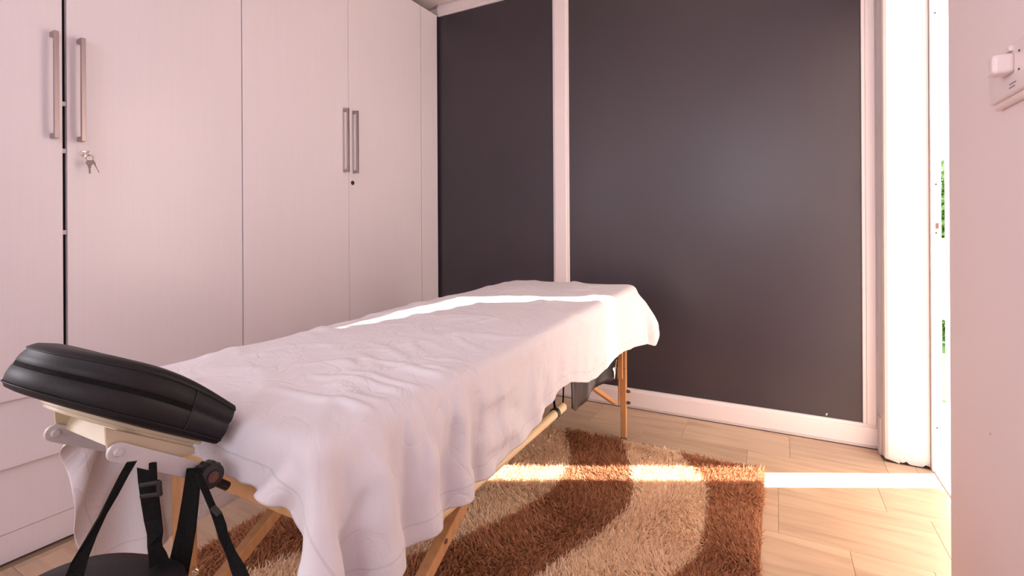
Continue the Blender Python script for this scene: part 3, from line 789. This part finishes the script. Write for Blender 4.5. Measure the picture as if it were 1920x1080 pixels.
# metal arms from the pivots down to the knobs at the table end
for x, py, pz, ky, kz in ((-.7826, .3285, .704, .4377, .6287), (-.940, .3167, .704, .4377, .6287)):
    bm = bmesh.new(); a = Vector((x, py, pz)); b_ = Vector((x, ky, kz)); d = (b_-a).normalized(); nn = Vector((0, -d.z, d.y))
    prof = []
    for i in range(13):
        t = PI/2 + PI*i/12; prof.append(a + d*(.0124*math.cos(t)) + nn*(.0124*math.sin(t)))
    for i in range(13):
        t = -PI/2 + PI*i/12; prof.append(b_ + d*(.0124*math.cos(t)) + nn*(.0124*math.sin(t)))
    A = [bm.verts.new(p+Vector((.003, 0, 0))) for p in prof]; B = [bm.verts.new(p-Vector((.003, 0, 0))) for p in prof]
    bm.faces.new(A); bm.faces.new(B[::-1])
    for i in range(len(prof)): bm.faces.new((A[i], A[(i+1) % len(prof)], B[(i+1) % len(prof)], B[i]))
    ar = link('arm', bm, M['greyarm'], bevel=.001); ob.append(ar)
    bm = bmesh.new(); cyl(bm, a+Vector((.003, 0, 0)), a+Vector((.0065, 0, 0)), .0062, 20, .0045); link('rivet', bm, M['greyarm'], ar)
    bm = bmesh.new(); kx = x+.003
    n = 48
    prev = None
    for (dx, rr) in ((0, .013), (.003, .0185), (.018, .0200), (.026, .018), (.028, .0110)):
        ring = [bm.verts.new((kx+dx, ky+(rr+(.0011 if .003 <= dx <= .022 else 0)*math.sin(12*t))*math.cos(t), kz+(rr+(.0011 if .003 <= dx <= .022 else 0)*math.sin(12*t))*math.sin(t))) for t in [2*PI*i/n for i in range(n)]]
        if prev:
            for i in range(n): bm.faces.new((prev[i], prev[(i+1) % n], ring[(i+1) % n], ring[i]))
        else: bm.faces.new(ring)
        prev = ring
    bm.faces.new(prev[::-1]); kb = link('knob', bm, M['blackplastic'], smooth=False); ob.append(kb)
    bm = bmesh.new(); cyl(bm, (kx+.0281, ky, kz), (kx+.0298, ky, kz), .008, 20); cyl(bm, (kx+.0298, ky, kz), (kx+.0305, ky, kz), .0045, 16); link('insert', bm, M['copper'], kb)
    # round bar into the table rail
    bm = bmesh.new(); cyl(bm, (x, ky, kz-.004), (x, ky+.040, kz-.040), .007, 14); ob.append(link('support_bar', bm, M['blackplastic']))
adopt(fcr, ob)

# ---------------------------------------------------------------- hanging arm shelf with webbing
ash = empty('arm_shelf', (-.90, .30, .47)); tag(ash, 'padded black arm shelf hanging on webbing straps below the face cradle', 'arm shelf')
ob = []
import math as _m
bm = bmesh.new(); n = 64
acx, acy, az = -.772, .284, .538
def shelf_ring(k, z): 
    r = []
    for i in range(n):
        t = 2*PI*i/n; c_, s_ = math.cos(t), math.sin(t)
        x = .112*k*math.copysign(abs(c_)**.75, c_); y = .096*k*math.copysign(abs(s_)**.85, s_)
        r.append(bm.verts.new((acx + x*.94 - y*.30, acy + x*.34 + y*.94, z)))
    return r
R = [shelf_ring(.90, az-.030), shelf_ring(.97, az-.026), shelf_ring(1.0, az-.014), shelf_ring(.98, az-.004), shelf_ring(.92, az+.001), shelf_ring(.6, az+.005), shelf_ring(.2, az+.006)]
for a, b_ in zip(R, R[1:]):
    for i in range(n): bm.faces.new((a[i], a[(i+1) % n], b_[(i+1) % n], b_[i]))
bm.faces.new(R[0][::-1]); bm.faces.new(R[-1])
ob.append(link('shelf_pad', bm, M['vinyl'], smooth=True))
def strap(name, rows):
    """webbing: rows of (x, y, z, half-width vector x, y)"""
    bm = bmesh.new(); ribbon(bm, [((x, y, z), (hx_, hy_, 0)) for x, y, z, hx_, hy_ in rows]); return link(name, bm, M['web'])
ob.append(strap('strap', [(-0.7386, 0.3258, 0.7012, 0.0041, 0.0041), (-0.7472, 0.3211, 0.6846, 0.003, 0.0046), (-0.7547, 0.3119, 0.6594, 0.0014, 0.0048), (-0.7609, 0.3035, 0.638, -0.0001, 0.0039), (-0.768, 0.2944, 0.6136, 0.001, 0.0054), (-0.7756, 0.2852, 0.5862, 0.0046, 0.0071), (-0.7771, 0.2792, 0.5659, 0.0069, 0.007), (-0.7773, 0.274, 0.5492, 0.0078, 0.0065)]))
s2 = strap('strap', [(-0.7834, 0.3637, 0.674, 0.0103, 0.007), (-0.7822, 0.3643, 0.6499, 0.01, 0.0068), (-0.7739, 0.3636, 0.6223, 0.0091, 0.0068), (-0.7707, 0.3653, 0.5961, 0.0082, 0.0068), (-0.7631, 0.3643, 0.5802, 0.0065, 0.0067), (-0.7587, 0.3615, 0.5682, 0.0015, 0.0082), (-0.7524, 0.3597, 0.5601, 0.0015, 0.0081), (-0.7461, 0.3579, 0.5434, 0.0032, 0.008)])
ob.append(s2)
ob.append(strap('strap', [(-0.7567, 0.3625, 0.5697, 0.0006, 0.0035), (-0.7473, 0.3645, 0.5567, 0.0014, 0.0051), (-0.7421, 0.3652, 0.5403, 0.0037, 0.0071)]))
# buckle
bm = bmesh.new()
bar(bm, (-0.7804, 0.3549, 0.6479), (-0.7581, 0.3669, 0.6514), 0.006, .0055)
bar(bm, (-0.7805, 0.3549, 0.6323), (-0.7582, 0.3669, 0.6351), 0.006, .0055)
bar(bm, (-0.7581, 0.3669, 0.6529), (-0.7569, 0.3676, 0.6321), 0.005, .0055)
link('buckle', bm, M['blackplastic'], s2, bevel=.001)
ob.append(strap('strap', [(-0.7626, 0.4162, 0.6485, 0.0091, 0.0049), (-0.7621, 0.4113, 0.6098, 0.0104, 0.0056), (-0.7631, 0.4056, 0.5653, 0.0117, 0.0063), (-0.7653, 0.3993, 0.5293, 0.013, 0.007), (-0.766, 0.3937, 0.5014, 0.0136, 0.0073), (-0.7653, 0.3889, 0.4778, 0.0135, 0.0073)]))
s4 = strap('strap', [(-0.7394, 0.408, 0.6526, 0.0011, 0.0037), (-0.726, 0.4101, 0.631, 0.0012, 0.0042), (-0.7114, 0.4128, 0.6066, 0.0008, 0.0042), (-0.7002, 0.4136, 0.5955, 0.0029, 0.0057), (-0.6917, 0.413, 0.5853, 0.0037, 0.0058), (-0.6846, 0.4117, 0.5753, 0.0011, 0.0059), (-0.6665, 0.4111, 0.5566, 0.0021, 0.0054), (-0.6493, 0.41, 0.5428, 0.0064, 0.0065), (-0.6336, 0.4081, 0.5289, 0.0068, 0.007)])
ob.append(s4)
bm = bmesh.new(); bar(bm, (-0.708, 0.4115, 0.6074), (-0.6966, 0.4145, 0.5975), .009, .004); link('buckle', bm, M['blackplastic'], s4, bevel=.001)
adopt(ash, ob)

# ---------------------------------------------------------------- shag rug
A_ = [(-1.02, 2.35), (-.927, 2.242), (-.815, 2.038), (-.764, 1.917), (-.748, 1.789), (-.755, 1.639), (-.788, 1.491), (-.839, 1.374), (-.903, 1.246), (-1.0, 1.1), (-1.12, .98)]
B_ = [(-.93, .80), (-.80, .93), (-.70, 1.06), (-.612, 1.229), (-.561, 1.369), (-.505, 1.537), (-.468, 1.696), (-.466, 1.816), (-.5, 1.933), (-.555, 2.059), (-.637, 2.226), (-.70, 2.35)]
C_ = [(-.75, .5), (-.50, .95), (-.36, 1.20), (-.25, 1.438), (-.208, 1.584), (-.2, 1.72), (-.225, 1.918), (-.248, 2.005), (-.293, 2.091), (-.371, 2.241), (-.44, 2.35), (.1, 2.35), (.1, -.2), (-.9, -.2)]
D_ = [(-1.7, .62), (-1.42, .78), (-1.347, .878), (-1.273, 1.008), (-1.16, 1.35), (-1.2, 1.7), (-1.7, 2.0)]
def inside(poly, X, Y):
    r = np.zeros(X.shape, bool); n_ = len(poly)
    for i in range(n_):
        x1, y1 = poly[i]; x2, y2 = poly[(i+1) % n_]
        if y1 == y2: continue
        c = ((y1 > Y) != (y2 > Y)) & (X < (x2-x1)*(Y-y1)/(y2-y1)+x1); r ^= c
    return r
RX0, RX1, RY0, RY1 = -1.575, -.045, .02, 2.245
rug = tag(empty('shag_rug', ((RX0+RX1)/2, (RY0+RY1)/2, 0)), 'shaggy brown and beige rug with curved bands under the table', 'rug')
bk = boxo('backing', RX0, RX1, RY0, RY1, .0, .009, mat('rug_backing', (.22, .12, .07), .9), bevel=.003)
dens = 75000
Nn = int((RX1-RX0)*(RY1-RY0)*dens)
X = RX0+.004+rng.random(Nn)*(RX1-RX0-.008); Y = RY0+.004+rng.random(Nn)*(RY1-RY0-.008)
# thin where the frame never shows it: nearest strip and far left
keep = np.ones(Nn, bool); keep[Y < .45] = rng.random((Y < .45).sum()) < .35
X, Y = X[keep], Y[keep]; Nn = len(X)
# leaning field: smooth random directions so that the pile lies in swirls
ph = 2.2*np.sin(X*7+Y*3)+1.8*np.sin(Y*9-X*4+1)+rng.normal(0, .9, Nn)
lean = np.clip(rng.normal(.85, .28, Nn), .15, 1.35)
Ln = rng.uniform(.020, .032, Nn)
d1 = np.stack([np.cos(ph)*np.sin(lean*.6), np.sin(ph)*np.sin(lean*.6), np.cos(lean*.6)], 1)
ph2 = ph+rng.normal(0, .5, Nn)
d2 = np.stack([np.cos(ph2)*np.sin(lean*1.25), np.sin(ph2)*np.sin(lean*1.25), np.cos(lean*1.25)], 1)
P0 = np.stack([X, Y, np.full(Nn, .007)], 1); P1 = P0+d1*(Ln*.55)[:, None]; P2 = P1+d2*(Ln*.5)[:, None]
sd = rng.random(Nn)*2*PI; S = np.stack([np.cos(sd), np.sin(sd), np.zeros(Nn)], 1); wd = rng.uniform(.0016, .0027, Nn)[:, None]
Vv = np.stack([P0-S*wd, P0+S*wd, P1-S*wd*.9, P1+S*wd*.9, P2-S*wd*.35, P2+S*wd*.35], 1)
shade = np.clip(rng.normal(.5, .25, Nn)+.18*np.sin(X*5+Y*4), 0, 1)
jx, jy = X+rng.normal(0, .004, Nn), Y+rng.normal(0, .004, Nn)
brown = inside(A_+B_, jx, jy) | inside(C_, jx, jy) | inside(D_, jx, jy)
robs = [bk]
for nm, mk, mm, lb in (('brown_pile', brown, M['brown'], 'brown shaggy pile'), ('beige_pile', ~brown, M['beige'], 'beige shaggy pile')):
    vv = Vv[mk]; k = len(vv); base = np.arange(k)[:, None]*6
    f1 = base+np.array([0, 1, 3, 2]); f2 = base+np.array([2, 3, 5, 4]); F = np.concatenate([f1, f2])
    me = bpy.data.meshes.new(nm); me.vertices.add(k*6); me.vertices.foreach_set('co', vv.astype(np.float32).ravel())
    me.loops.add(len(F)*4); me.loops.foreach_set('vertex_index', F.astype(np.int32).ravel())
    me.polygons.add(len(F)); me.polygons.foreach_set('loop_start', np.arange(len(F), dtype=np.int32)*4)
    me.update(calc_edges=True); me.validate()
    at = me.attributes.new('strand', 'FLOAT', 'POINT'); at.data.foreach_set('value', np.repeat(shade[mk], 6).astype(np.float32))
    me.materials.append(mm)
    o = bpy.data.objects.new(nm, me); C.objects.link(o); o['kind'] = 'stuff'; o['label'] = lb; robs.append(o)
adopt(rug, robs)
